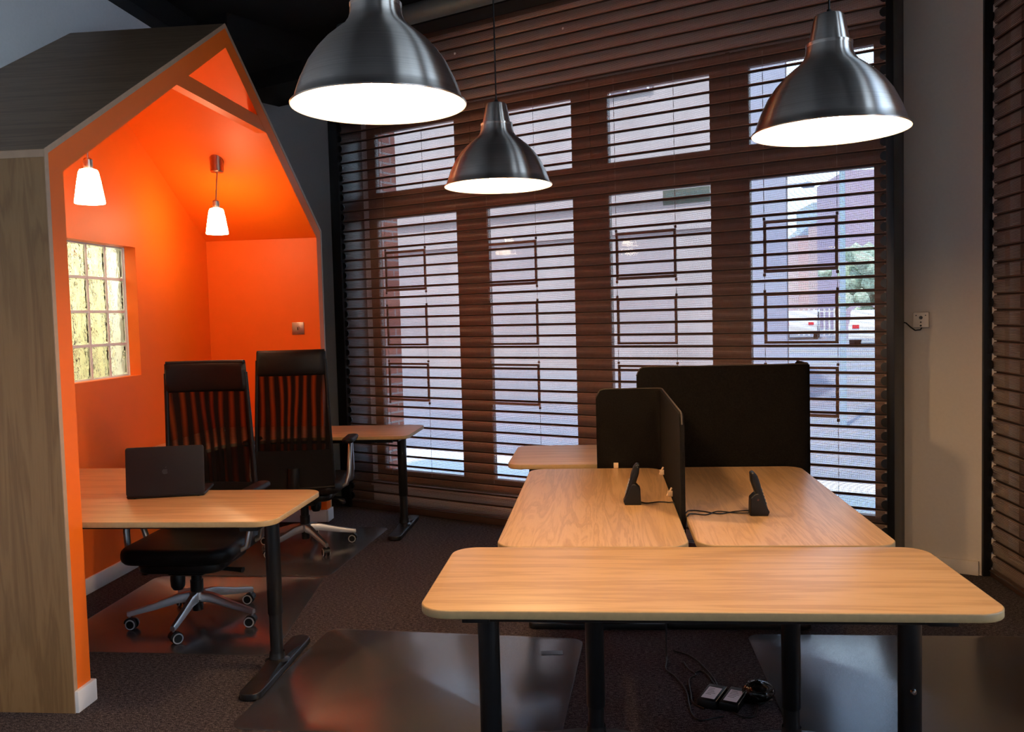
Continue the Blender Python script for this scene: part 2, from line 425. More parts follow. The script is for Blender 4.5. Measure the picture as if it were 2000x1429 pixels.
# skirting boards
struct(MB().box((1.72, OFFW-.018, 0), (2.06, OFFW, .075), WALLB, .004).obj('baseboard_window', matrix=MW))
struct(MB().box((RXW-.018, 1.3, 0), (RXW, 3.15, .08), WALLB, .004).obj('baseboard_right'))
struct(MB().box((LX, -3.0, 0), (LX+.018, 3.0, .08), WHITE, .004).obj('baseboard_left'))
tag(MB().tube([wpt(-1.75, -.36, 3.365), wpt(1.7, -.36, 3.365)], .062, GALV, 20).obj('ceiling_pipe'),
    'blue-grey pipe running under the black ceiling along the top of the shutter', 'pipe')

# main window (window_1): brown frame with four lights and four transoms
win = empty('window_1', matrix=MW); struct(win)
PAN = [(-2.09, -1.325), (-1.055, -.356), (-.09, .60), (.84, 1.535)]
fo0, fo1 = .30, .35
m = MB()
m.box((OU0, fo0, OZ0), (PAN[0][0], fo1, OZ1), BROWNF, .005)
for i in range(3): m.box((PAN[i][1], fo0, OZ0), (PAN[i+1][0], fo1, OZ1), BROWNF, .005)
m.box((PAN[3][1], fo0, OZ0), (OU1, fo1, OZ1), BROWNF, .005)
for a, b in PAN:
    m.box((a, fo0+.001, OZ0), (b, fo1-.001, .245), BROWNF).box((a, fo0+.001, 2.175), (b, fo1-.001, 2.38), BROWNF).box((a, fo0+.001, 2.83), (b, fo1-.001, OZ1), BROWNF)
# transom mullion beads
for i in range(3):
    c = (PAN[i][1]+PAN[i+1][0])/2
    m.box((c-.012, fo0-.012, 2.36), (c+.012, fo0, OZ1), BROWNF)
m.obj('window_frame', win)
for a, b in PAN:
    MB().box((a, .322, .245), (b, .328, 2.175), GLASS).obj('pane', win)
    MB().box((a, .322, 2.38), (b, .328, 2.83), GLASS).obj('pane', win)
MB().box((OU0, OFFW-.03, OZ0-.03), (OU1, fo0, OZ0), WHITE, .005).obj('window_sill', win)

# acrylic display holders hung in the window
def holder(u0, u1, z0, z1, label):
    t = tag(empty('display_holder', matrix=MW @ Matrix.Translation(((u0+u1)/2, .275, z0))), label, 'display holder', 'acrylic property display holders in the window')
    a, b, h = -(u1-u0)/2, (u1-u0)/2, z1-z0
    MB().box((a+.014, -.003, .014), (b-.014, .003, h-.014), ACRYL).obj('clear_panel', t)
    m = MB(); f = .016
    m.box((a, -.005, 0), (b, .005, f), BROWNF).box((a, -.005, h-f), (b, .005, h), BROWNF).box((a, -.005, f), (a+f, .005, h-f), BROWNF).box((b-f, -.005, f), (b, .005, h-f), BROWNF)
    m.obj('edge_frame', t)
    for xx in (a+.004, b-.004):
        for zz in (-.012, h+.012):
            MB().lathe([(.0001, -.008), (.008, -.008), (.008, .008), (.0001, .008)], BLACKM, (xx, 0, zz), 12).obj('cable_clip', t)
HU = [(-1.995, -1.60), (-1.04, -.63), (-.03, .385), (.93, 1.35)]
HZ = [(1.625, 1.925), (1.21, 1.505), (.79, 1.08)]
pn = ['leftmost window pane', 'second window pane from the left', 'third window pane from the left', 'rightmost window pane']
rn = ['top', 'middle', 'bottom']
for i, (a, b) in enumerate(HU):
    for j, (z0, z1) in enumerate(HZ):
        holder(a, b, z0, z1, 'clear display holder, %s of three in the %s' % (rn[j], pn[i]))
    for k, uu in enumerate((a+.004, b-.004)):
        tag(MB().tube([(uu, .275, .20), (uu, .275, 2.90)], .0016, SILVER, 6).obj('hanging_cable', matrix=MW),
            'thin %s cable holding the display holders in the %s' % (('left', 'right')[k], pn[i]), 'cable', 'display cables in the window')
# sign on the glass above the third pane, lettered to be read from the street
sgn = tag(empty('window_sign', matrix=MW @ Matrix.Translation((.43, .335, 2.125))), 'small green sign with white back-to-front letters at the top of the third pane', 'sign')
MB().faces([(-.155, 0, -.047), (.155, 0, -.047), (.155, 0, .045), (-.155, 0, .045)], [(0, 1, 2, 3)], thin_glass('green_sign_film', (.24, .34, .29))).obj('sign_board', sgn)
def text(body, size, name, parent, loc, rot, mat, ext=.0008, sx_=1, align='CENTER'):
    cu = bpy.data.curves.new(name, 'FONT'); cu.body = body; cu.size = size; cu.extrude = ext; cu.align_x = align; cu.align_y = 'CENTER'
    o = bpy.data.objects.new(name, cu); C.objects.link(o)
    bpy.context.view_layer.update()
    dg = bpy.context.evaluated_depsgraph_get(); me = bpy.data.meshes.new_from_object(o.evaluated_get(dg))
    bpy.data.objects.remove(o); me.materials.clear(); me.materials.append(mat)
    for v in me.vertices: v.co.x *= sx_
    o = bpy.data.objects.new(name, me); C.objects.link(o); o.parent = parent; o.location = loc; o.rotation_euler = rot
    return o
text('CHAR2S1  AR  SQUARE', .031, 'lettering', sgn, (0, .004, .013), (PI/2, 0, 0), transl('white_letters', (.9, .92, .95)), sx_=-.86)

# ------------------------------------------------------------------ roller shutters
def shutter(name, label, matrix, u0, u1, nsl, pitch, z0, mat, rail_w, rail_l, rail_r, topz, clip=True):
    t = tag(empty(name, matrix=matrix), label, 'shutter')
    m = MB(50); n = 7
    prof = [(.004-.013*S_(PI*k/n), pitch*.89*k/n) for k in range(n+1)] + [(.013, pitch*.90), (.013, pitch*.99)]
    vs_ = []; fl = []; fj = []
    for s in range(nsl):
        zb = z0+s*pitch; base = len(vs_)
        for (o, z) in prof: vs_ += [(u0, o, zb+z), (u1, o, zb+z)]
        for k in range(len(prof)-1): (fl if k < n else fj).append((base+2*k, base+2*k+1, base+2*k+3, base+2*k+2))
        if s < nsl-1: q = base+2*(len(prof)-1); fj.append((q, q+1, q+3, q+2))
    i0 = m.mi(mat); i1 = m.mi(JOINTSHADE)
    V = [m.bm.verts.new(p) for p in vs_]
    m._fin([m.bm.faces.new([V[i] for i in f]) for f in fl], mat); m._fin([m.bm.faces.new([V[i] for i in f]) for f in fj], JOINTSHADE)
    m.obj('slat_curtain', t, recalc=False)
    MB().box((u0, -.012, .002), (u1, .016, z0-.001), SLATB, .004).box((u0, -.014, z0-.012), (u1, -.010, z0-.006), SILVER).obj('bottom_bar', t)
    for (a, b, o0, o1) in (rail_l, rail_r): MB().box((a, o0, 0), (b, o1, topz), BLACKM, .004).obj('guide_rail', t)
    first = None
    for s in range(nsl):
        for (uc, sg) in ((rail_l[1], 1), (rail_r[0], -1)):
            p = (uc+sg*.008, -.012, z0+(s+.43)*pitch)
            if first is None: first = c_ = MB().lathe([(.0001, -.006), (.024, -.006), (.024, 0), (.0001, 0)], BLACKM, n=14, axis='y').obj('slat_end_clip', t, p)
            else: c_ = first.copy(); C.objects.link(c_); c_.location = p
    return t
NS = int((3.42-Z0S)/PITCHM)
sh1 = shutter('roller_shutter', 'wide brown perforated roller shutter lowered over the big street window', MW, -2.19, 1.70, NS, PITCHM, Z0S, SLAT, .08,
        (-2.245, -2.155, -.035, OFFW-.002), (1.662, 1.70, -.035, OFFW-.002), 3.45)
MB().box((-2.25, -.04, 3.42), (1.71, .23, 3.468), BLACKM).obj('shutter_head', sh1)
for uu in (-1.06, -.22): MB().lathe([(.0001, -.004), (.007, -.003), (.009, 0)], SCREWGLINT, n=12, axis='y').obj('fixing_screw', sh1, (uu, -.011, Z0S+(NS-2.6)*PITCHM))
MR = Matrix.Translation((1.985, 4.80, 0)) @ Matrix.Rotation(-PI/2, 4, 'Z')   # u runs toward the camera, y local points to +x
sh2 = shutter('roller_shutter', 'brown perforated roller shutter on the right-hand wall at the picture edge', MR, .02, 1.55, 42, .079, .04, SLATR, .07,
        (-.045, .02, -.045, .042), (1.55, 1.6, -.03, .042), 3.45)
MB().box((-.06, -.05, 3.365), (1.6, .04, 3.465), BLACKM).obj('shutter_head', sh2)

# ------------------------------------------------------------------ the little orange house booth
HX, HY0, HY1, HP, HZE, HZP, TW = -1.954, 3.028, 6.180, 4.66, 2.05, 3.0, .02
house = tag(empty('house_booth', (HX, 4.6, 0)), 'house-shaped booth with wood cladding outside and bright orange inside', 'booth')
def hl(name, m): 
    for v in m.bm.verts: v.co -= Vector((HX, 4.6, 0))
    return m.obj(name, house)
IB = -2.75   # inner back plane
def lerp_off(d):   # gable outline moved inward by d: returns points (y,z) near-bottom .. far-bottom
    s1 = (HZP-HZE)/(HP-HY0); s2 = (HZP-HZE)/(HY1-HP)
    n1 = math.hypot(1, s1); n2 = math.hypot(1, s2)
    f1 = lambda y: HZE+(y-HY0)*s1-d*n1
    f2 = lambda y: HZE+(HY1-y)*s2-d*n2
    yp = (HZE - d*n2 + HY1*s2 - HZE + HY0*s1 + d*n1)/(s1+s2)
    return [(HY0+d, 0), (HY0+d, f1(HY0+d)), (yp, f1(yp)), (HY1-d, f2(HY1-d)), (HY1-d, 0)]
O = lerp_off(0); T = lerp_off(TW); I = lerp_off(.108)
def strip(a, b, x0, x1, mat, m):   # frame between outline a and b, extruded in x
    for i in range(4):
        m.prism([a[i], a[i+1], b[i+1], b[i]], x0, x1, mat, axis='x')
XB = LX+.002
m = MB(); m.prism([O[0], O[1], T[1], T[0]], XB, HX, WALNUT, axis='x'); hl('side_panel', m)
m = MB(); m.prism([O[3], O[4], T[4], T[3]], XB, HX, WALNUT, axis='x'); hl('side_panel', m)
m = MB(); m.prism([O[1], O[2], T[2], T[1]], XB, HX, WALNUT_R, axis='x'); hl('roof_panel', m)
m = MB(); m.prism([O[2], O[3], T[3], T[2]], XB, HX, WALNUT_R, axis='x'); hl('roof_panel', m)
# pale edging on the front of the cladding
Oe = lerp_off(-.001); m = MB(); strip(Oe, T, HX, HX+.003, WEDGE, m); m.box((XB, HY0-.002, HZE-.028), (HX, HY0, HZE-.002), WEDGE); hl('edge_strip', m)
m = MB(); strip(T, I, XB, HX+.001, ORANGE, m)
hl('orange_frame', m)
# back panel with the glass block opening
I2 = I
m = MB()
m.prism([(I[0][0], 0), (BY0, 0), (BY0, I[1][1]+(BY0-I[1][0])*(I[2][1]-I[1][1])/(I[2][0]-I[1][0])), I[1]], XB, IB, ORANGE, axis='x')
zt = lambda y: (I[1][1]+(y-I[1][0])*(I[2][1]-I[1][1])/(I[2][0]-I[1][0])) if y < I[2][0] else (I[3][1]+(I[3][0]-y)*(I[2][1]-I[3][1])/(I[3][0]-I[2][0]))
m.prism([(BY0, 0), (BY1, 0), (BY1, BZ0), (BY0, BZ0)], XB, IB, ORANGE, axis='x')
m.prism([(BY0, BZ1), (BY1, BZ1), (BY1, zt(BY1)), (I[2][0], I[2][1]), (BY0, zt(BY0))], XB, IB, ORANGE, axis='x')
m.prism([(BY1, 0), (I[4][0], 0), I[3], (BY1, zt(BY1))], XB, IB, ORANGE, axis='x')
hl('back_panel', m)
# tie beam across the gable
m = MB(); y0b = I[1][0]+(2.535-I[1][1])/((I[2][1]-I[1][1])/(I[2][0]-I[1][0])); y1b = I[3][0]-(2.535-I[3][1])/((I[2][1]-I[3][1])/(I[3][0]-I[2][0]))
m.prism([(y0b-.1, 2.535), (y1b+.1, 2.535), (y1b-.0, 2.61), (y0b+.0, 2.61)], HX-.055, HX+.0005, ORANGE, axis='x'); hl('tie_beam', m)
# skirtings
def skirt(a, b): return hl('skirting', MB().box(a, b, WHITE, .004))
skirt((IB, I[0][0], 0), (IB+.016, I[4][0], .085))
skirt((HX-.03, HY0+.001, 0), (HX+.016, I[0][0]+.016, .082))
skirt((IB+.016, I[4][0]-.016, 0), (HX-.001, I[4][0], .085))
skirt((HX-.001, I[4][0]-.016, 0), (HX+.016, HY1-.001, .085))
# switch plate on the far inner wall
pl = tag(empty('key_switch_plate', (-2.108, I[4][0], 1.366)), 'small square metal key-switch plate on the orange end wall', 'switch')
MB().box((-.043, -.008, -.043), (.043, 0, .043), NICKEL, .003).obj('plate', pl)
MB().lathe([(.0001, -.012), (.013, -.012), (.014, -.008)], NICKEL, (0, 0, .003), 20, 'y').box((-.004, -.0135, -.012), (.004, -.0118, .008), DARKINK).obj('keyhole', pl)

# glass block window (window_4) and the lit space behind it
gb = empty('window_4', (LX, (BY0+BY1)/2, BZ0)); struct(gb, 'four by four panel of wavy glass blocks glowing cream in the orange wall', 'window')
m = MB(20); k = .19
m2 = MB()
for i in range(4):
    for j in range(4):
        y0 = -.38+i*k+.007; z0 = j*k+.007
        m.box((-.085, y0, z0), (-.012, y0+k-.014, z0+k-.014), BLOCKG, .012, 2)
for i in range(5):
    y = -.38+i*k; m2.box((-.032, y-(.007 if i else 0), 0), (-.010, y+(.007 if i < 4 else 0), .76), WHITE)
    m2.box((-.033, -.38, y+.38-(.007 if i else 0)), (-.011, .38, y+.38+(.007 if i < 4 else 0)), WHITE)
m.obj('glass_blocks', gb); m2.obj('grout_grid', gb)
m = MB()
bxs = (-3.75, 4.0, .8, -2.965, 5.45, 2.2)
x0, y0, z0, x1, y1, z1 = bxs
CR = plain('cream_corridor_paint', (.62, .60, .46), .7, var=.25, scale=5)
m.box((x0-.05, y0, z0), (x0, y1, z1), CR).box((x0, y0-.05, z0), (x1, y0, z1), CR).box((x0, y1, z0), (x1, y1+.05, z1), CR).box((x0, y0, z0-.05), (x1, y1, z0), CR).box((x0, y0, z1), (x1, y1, z1+.05), CR)
struct(m.obj('wall_corridor'))
pe = bpy.data.lights.new('corridor_light', 'POINT'); pe.energy = 32; pe.color = (1, .93, .72); pe.shadow_soft_size = .06
po = bpy.data.objects.new('corridor_light', pe); C.objects.link(po); po.location = (-3.25, 4.75, 2.0)

# house pendants
def small_pendant(x, y, zb, ycan, zcan, label):
    t = tag(empty('glass_pendant_lamp', (x, y, zb)), label, 'pendant lamp', 'small white pendants in the orange house')
    MB(60).lathe([(.065, .0), (.067, .004), (.060, .05), (.052, .10), (.044, .142), (.038, .154), (.02, .160)], SHADE, n=40).lathe([(.065, 0), (.03, .006), (.0001, .006)], SHADE, n=40).obj('glass_shade', t)
    MB().lathe([(.0001, .16), (.020, .16), (.021, .165), (.021, .20), (.014, .208), (.0001, .208)], NICKEL, n=24).obj('lamp_holder', t)
    MB().tube([(0, 0, .205), (0, ycan-y, zcan-zb-.05)], .004, NICKEL, 10).obj('stem', t)
    sl = math.atan2(HZP-HZE, HY1-HP)*(1 if y > HP else -1)
    m = MB(); m.lathe([(.0001, -.075), (.034, -.073), (.040, -.066), (.040, .03), (.0001, .03)], CUP, n=32)
    m.obj('ceiling_canopy', t, (0, ycan-y, zcan-zb+.02))
    return t
small_pendant(-2.344, 5.342, 1.965, 5.378, 2.400, 'small lit glass pendant hanging deeper inside the orange house, its copper canopy showing')
small_pendant(-2.344, 3.962, 1.985, 3.962, 2.43, 'small lit glass pendant nearest the wooden front post of the house')

# ------------------------------------------------------------------ big pendants
def big_pendant(x, y, z, label, first=[None]):
    if first[0] is None:
        t = empty('steel_pendant_lamp')
        outer = [(.200, .000), (.2015, .003), (.199, .006), (.193, .008), (.187, .028), (.177, .055), (.158, .094), (.138, .122), (.115, .147), (.092, .166), (.074, .180), (.064, .194), (.060, .206), (.0585, .222)]
        inner = [(.197, .001), (.190, .008), (.184, .028), (.174, .055), (.155, .094), (.135, .121), (.112, .145), (.09, .163), (.07, .178), (.045, .19), (.0001, .195)]
        MB(60).lathe(outer, STEEL, n=96).obj('shade', t)
        MB(60).lathe([(.200, 0)]+inner, LAMPIN, n=96).obj('shade_lining', t)
        MB(40).lathe([(.0585, .222), (.0595, .224), (.0595, .230), (.052, .232), (.046, .262), (.0385, .298), (.035, .303), (.0001, .305)], STEEL, n=64).obj('neck_cap', t)
        MB(60).lathe([(.0001, .008), (.018, .012), (.031, .026), (.036, .045), (.031, .066), (.017, .093), (.015, .16), (.0001, .162)], BULB, n=32).obj('bulb', t)
        MB().lathe([(.017, .16), (.020, .165), (.020, .193), (.0001, .194)], WHITE, n=24).obj('bulb_holder', t)
        MB().tube([(0, 0, .304), (0, 0, CZ-1.92)], .0028, BLACKP, 8).lathe([(.0001, .302), (.009, .302), (.005, .318), (.0001, .318)], BLACKP, n=16).obj('cord', t)
        first[0] = t
    else: t = copy_tree(first[0])
    t.location = (x, y, z); tag(t, label, 'pendant lamp', 'brushed steel pendants over the desks')
    return t
p1 = big_pendant(-.498, 2.046, 1.904, 'brushed steel dome pendant, the largest and nearest, cut by the top of the picture')
p2 = big_pendant(-.371, 3.338, 1.896, 'brushed steel dome pendant, the smallest and farthest of the three, in the middle')
p3 = big_pendant(.61, 2.463, 1.875, 'brushed steel dome pendant at the right in front of the shutter')

# ------------------------------------------------------------------ desks
def column(m, x, y, top, j=.27):
    m.lathe([(.0001, top), (.030, top), (.030, j), (.028, j-.004)], BLACKM, (x, y, 0), 28)
    m.lathe([(.026, j-.002), (.026, .045)], BLACKM, (x, y, 0), 28)
    m.lathe([(.03, .075), (.033, .05), (.05, .042)], BLACKM, (x, y, 0), 28)
def foot(m, x, y0, y1):
    m.prism(rrect(x-.042, y0, x+.042, y1, .036, 6), .004, .030, BLACKM, bev=.004)
    m.prism(fillet([(y0+.12, .029), (y1-.12, .029), ((y0+y1)/2+.06, .048), ((y0+y1)/2-.06, .048)], [0, 0, 0, 0]), x-.03, x+.03, BLACKM, axis='x')
def bolt(m, x, y, z, ax='y', s=-1):
    m.lathe([(.0001, .008*s), (.006, .007*s), (.0085, 0)], CHROME, (x, y, z), 16, ax)
def desk(name, label, loc, rotz, L, W, H, top, group, poly=None, legs=None, rad=.075, bolts=()):
    t = tag(empty(name, loc, rotz), label, 'desk', group)
    th = .022
    MB(30).prism(poly or rrect(-L/2, -W/2, L/2, W/2, rad, 10), H-th, H, top, EDGE, bev=.0035).obj('tabletop', t)
    legs = legs or [(-L/2+.137, 0), (L/2-.137, 0)]
    m = MB()
    for (x, y) in legs: m.box((x-.035, y-W*.40, H-th-.03), (x+.035, y+W*.40, H-th), BLACKM, .003)
    x0 = min(l[0] for l in legs); x1 = max(l[0] for l in legs)
    m.box((x0, -W*.36, H-th-.035), (x1, -W*.36+.035, H-th-.002), BLACKM, .003).box((x0, W*.36-.035, H-th-.035), (x1, W*.36, H-th-.002), BLACKM, .003)
    m.obj('under_frame', t)
    for i, (x, y) in enumerate(legs):
        m = MB(); column(m, x, y, H-th-.03, .14 if H > .69 else .235)
        for (bi, dx, dy, z, ax, s) in bolts:
            if bi == i: bolt(m, x+dx, y+dy, z, ax, s)
        l = m.obj('leg', t)
        m = MB(); foot(m, x, y-.32*W/.6*.98, y+.32*W/.6*.98); m.obj('foot', l)
    return t
ZD = .70
GD = 'oak-topped desks of the centre cluster'
desk('desk', 'oak desk across the foreground, nearest the camera', (.233, 2.419, 0), 0, 1.4, .6, ZD, OAK_X, GD, bolts=((1, .0, -.0295, .40, 'y', -1),))
desk('desk', 'oak desk running away left of the felt divider, a phone on it', (-.044, 3.424, 0), PI/2, 1.4, .6, ZD-.001, OAK_Y, GD, bolts=((0, -.0, -.0295, .65, 'y', -1),))
desk('desk', 'oak desk running away right of the felt divider, a phone on it', (.580, 3.436, 0), PI/2, 1.4, .6, ZD-.001, OAK_Y, GD, bolts=((0, 0, -.0295, .65, 'y', -1),))
desk('desk', 'oak desk at the far end of the cluster, beside the window shutter', (.233, 4.55, 0), 0, 1.4, .64, ZD, OAK_X, GD)
HD = .68
GH = 'corner desks in the orange house'
x0, x1 = -2.728+1.97, -1.225+1.97
poly1 = fillet([(x0, 3.155-3.5), (x1, 3.155-3.5), (x1, 3.77-3.5), (-1.80+1.97, 3.77-3.5), (-2.28+1.97, 4.08-3.5), (-2.28+1.97, 4.38-3.5), (x0, 4.38-3.5)], [.0, .075, .075, .35, .2, .06, 0], 8)
desk('corner_desk', 'oak corner desk at the near end of the orange house, laptop on it', (-1.97, 3.5, 0), 0, 1.5, .6, HD, OAK_X, GH, poly1, [(-1.345+1.97, -.04), (-2.6+1.97, -.04)])
poly2 = fillet([(x0, 6.062-5.8), (x0, 4.93-5.8), (-2.32+1.97, 4.93-5.8), (-2.30+1.97, 5.22-5.8), (-1.95+1.97, 5.47-5.8), (x1, 5.47-5.8), (x1, 6.062-5.8)], [0, 0, .06, .25, .35, .075, .075], 8)
desk('corner_desk', 'oak corner desk at the far end of the orange house beside the shutter', (-1.97, 5.8, 0), 0, 1.5, .6, HD, OAK_X, GH, poly2, [(-1.345+1.97, .03), (-2.6+1.97, .0)])

# ------------------------------------------------------------------ felt screens
def felt(name, label, pts, z0, z1, clamps, loc):
    # pts: plan polyline of the L; built as thin rounded panels
    t = tag(empty(name, loc), label, 'desk screen', 'dark felt desk screens'); th = .008
    m = MB(40)
    P = [Vector(p) for p in fillet([(-9, -9)]+pts+[(9, 9)], [0]+[0]+[.035]*(len(pts)-2)+[0, 0], 6)[1:-1]]
    Ls = [0]
    for i in range(1, len(P)): Ls.append(Ls[-1]+(P[i]-P[i-1]).length)
    # resample finely
    tot = Ls[-1]; N = 70; Q = []
    for k in range(N+1):
        d = tot*k/N; i = max(j for j in range(len(Ls)) if Ls[j] <= d+1e-9); i = min(i, len(P)-2)
        f = (d-Ls[i])/max(1e-9, Ls[i+1]-Ls[i]); Q.append(P[i].lerp(P[i+1], f))
    rc = .04; ring = []
    for k in range(N+1):
        d = tot*k/N; e = min(d, tot-d)
        dz = 0 if e > rc else rc-math.sqrt(max(0, rc*rc-(rc-e)**2))
        t_ = (Q[min(k+1, N)]-Q[max(k-1, 0)]).normalized(); nn = Vector((-t_.y, t_.x))
        a = Q[k]+nn*th; b = Q[k]-nn*th
        zt_ = z1-dz
        ring.append([m.bm.verts.new((a.x, a.y, z0)), m.bm.verts.new((a.x, a.y, zt_-.006)), m.bm.verts.new((Q[k].x, Q[k].y, zt_)), m.bm.verts.new((b.x, b.y, zt_-.006)), m.bm.verts.new((b.x, b.y, z0))])
    fs = []
    for k in range(N):
        for j in range(5): fs.append(m.bm.faces.new((ring[k][j], ring[k][(j+1) % 5], ring[k+1][(j+1) % 5], ring[k+1][j])))
    fs.append(m.bm.faces.new(ring[0][::-1])); fs.append(m.bm.faces.new(ring[-1])); m._fin(fs, FELT)
    m.obj('felt_panel', t)
    # stitched binding line
    mm = MB(); mm.tube([(Q[k].x, Q[k].y, ring_z) for k, ring_z in [(k, z1-(0 if min(tot*k/N, tot-tot*k/N) > rc else rc-math.sqrt(max(0, rc*rc-(rc-min(tot*k/N, tot-tot*k/N))**2)))+.001) for k in range(N+1)]], .0028, plain('felt_binding', (.04, .028, .02), .8), 6); mm.obj('edge_binding', t)
    for (cx, cy_, cz, ax) in clamps:
        c = MB()
        if ax == 'x': c.box((cx-.014, cy_-.010, cz-.001), (cx+.006, cy_+.010, cz+.020), TAN, .002).tube([(cx-.016, cy_, cz+.001), (cx+.002, cy_, cz+.032)], .004, TAN, 8)
        else: c.box((cx-.011, cy_-.006, cz), (cx+.011, cy_+.006, cz+.024), TAN, .002)
        c.obj('clamp', t)
    return t
felt('felt_divider', 'low L-shaped dark felt divider between the two desks with phones', [(.268-.268, 3.10-3.6), (0, 4.14-3.6), (-.302, 4.14-3.6)], .66, 1.064,
     [(-.012, 3.48-3.6, ZD, 'x'), (-.012, 3.95-3.6, ZD, 'x'), (-.215, 4.125-3.6, ZD, 'y')], (.268, 3.6, 0))
felt('felt_screen', 'larger dark felt screen standing at the near edge of the farthest desk', [(.157-.5, 4.205-4.2), (.945-.5, 4.205-4.2), (.945-.5, 4.50-4.2)], .55, 1.158, [], (.5, 4.2, 0))

# ------------------------------------------------------------------ cordless phones
def phone(loc, rotz, label):
    t = tag(empty('cordless_phone', loc, rotz), label, 'phone', 'cordless phones on the desks')
    m = MB(30)   # profile in x-z, facing +x
    m.prism(fillet([(-.030, 0), (.030, 0), (.036, .014), (.002, .078), (-.012, .078), (-.028, .062)], [.003, .003, .006, .008, .012, .010], 4), -.026, .026, BLACKP, axis='y', bev=.004)
    m.obj('charging_cradle', t)
    MB().lathe([(.0001, .0012), (.0025, .001), (.003, 0)], plain('red_indicator', (.5, .12, .08), .4), (-.004, -.027, .058), 10, 'y').obj('indicator_lamp', t)
    m = MB(30)
    R = Matrix.Rotation(math.radians(-17), 3, 'Y')
    m.prism(fillet([(-.010, -.012), (.012, -.012), (.013, .115), (.006, .132), (-.006, .132), (-.013, .10)], [.004, .004, .006, .005, .006, .02], 4), -.023, .023, BLACKP, axis='y', bev=.005)
    for r in range(5):
        for c in (-.013, 0, .013): m.box((.0115, c-.004, .012+r*.012), (.0150, c+.004, .0185+r*.012), KEYS, .001)
    m.box((.0115, -.015, .078), (.0140, .015, .102), DARKINK, .001)
    h = m.obj('handset', t, (.0175, 0, .026), (0, math.radians(-17), 0))
    return t
phone((.103, 3.345, ZD-.001), PI, 'black cordless phone in its cradle on the desk left of the felt divider')
phone((.530, 3.155, ZD-.001), 0, 'black cordless phone in its cradle on the desk right of the felt divider')
def cable(pts, r, label, name='cable', n=8, sub=6, cat='cable', group=None):
    P = [Vector(p) for p in pts]; out = []
    for i in range(len(P)-1):
        p0, p1, p2, p3 = P[max(i-1, 0)], P[i], P[i+1], P[min(i+2, len(P)-1)]
        for k in range(sub):
            u = k/sub
            out.append(.5*((2*p1)+(-p0+p2)*u+(2*p0-5*p1+4*p2-p3)*u*u+(-p0+3*p1-3*p2+p3)*u**3))
    out.append(P[-1])
    return tag(MB(60).tube(out, r, BLACKP, n).obj(name), label, cat, group)
zz = ZD+.0018
cable([(.133, 3.335, zz+.006), (.155, 3.345, zz), (.20, 3.365, zz), (.235, 3.355, zz), (.256, 3.33, zz), (.264, 3.31, zz-.05), (.264, 3.31, .45)], .0022, 'thin black cord from the left phone into the gap between desks', 'phone_cable')
cable([(.500, 3.165, zz+.010), (.455, 3.195, zz), (.40, 3.16, zz), (.345, 3.20, zz), (.31, 3.215, zz), (.285, 3.18, zz), (.273, 3.17, zz-.05), (.270, 3.17, .5)], .0022, 'upper of two thin black cords from the right phone toward the divider', 'phone_cable')
cable([(.500, 3.150, zz+.004), (.45, 3.175, zz), (.395, 3.185, zz+.003), (.35, 3.145, zz), (.31, 3.16, zz), (.285, 3.13, zz), (.275, 3.12, zz-.05), (.272, 3.12, .5)], .0022, 'lower of two thin black cords from the right phone toward the divider', 'phone_cable')

# ------------------------------------------------------------------ laptop
lt = tag(empty('laptop', (-1.862, 3.605, HD), math.radians(14.5)), 'open black laptop seen from behind on the near desk in the orange house', 'laptop')
MB().box((-.160, 0, .003), (.160, .222, .016), BLACKP, .005).obj('base', lt)
LID = plain('matt_black_lid', (.0075, .0065, .0075), .6, spec=.3)
lid = MB(30).prism(rrect(-.160, 0, .160, .207, .012, 5), -.004, .004, LID, bev=.002).obj('lid', lt, (0, .002, .012), (math.radians(85), 0, 0))
MB().box((-.15, .009, .0035), (.15, .2, .0045), DARKINK).obj('screen', lid, (0, 0, -.0085))
# fruit emblem on the lid
m = MB()
ap = []
for k in range(48):
    a = 2*PI*k/48; r = 1.0 + .06*K_(2*a)
    x, y = r*K_(a)*.92, r*S_(a)
    y -= .16*math.exp(-(x/.28)**2) if y > 0 else -.12*math.exp(-(x/.22)**2)
    if x > 0: 
        dd = Vector((x-1.08, y-.12)).length
        if dd < .42: x = 1.08-math.sqrt(max(0, .42**2-(y-.12)**2))
    ap.append((x*.0125, y*.0125))
EMB = plain('dark_grey_emblem', (.022, .022, .024), .4)
m.prism(ap, 0, .0004, EMB); m.prism([(.001, .0135), (.0035, .0145), (.006, .019), (.0055, .021), (.002, .019)], 0, .0004, EMB)
m.obj('emblem', lid, (0, .100, .0041))
for xx in (-.13, .13): MB().lathe([(.0001, 0), (.006, 0), (.006, .003)], BLACKP, (xx, .02, 0), 12).obj('rubber_foot', lt)

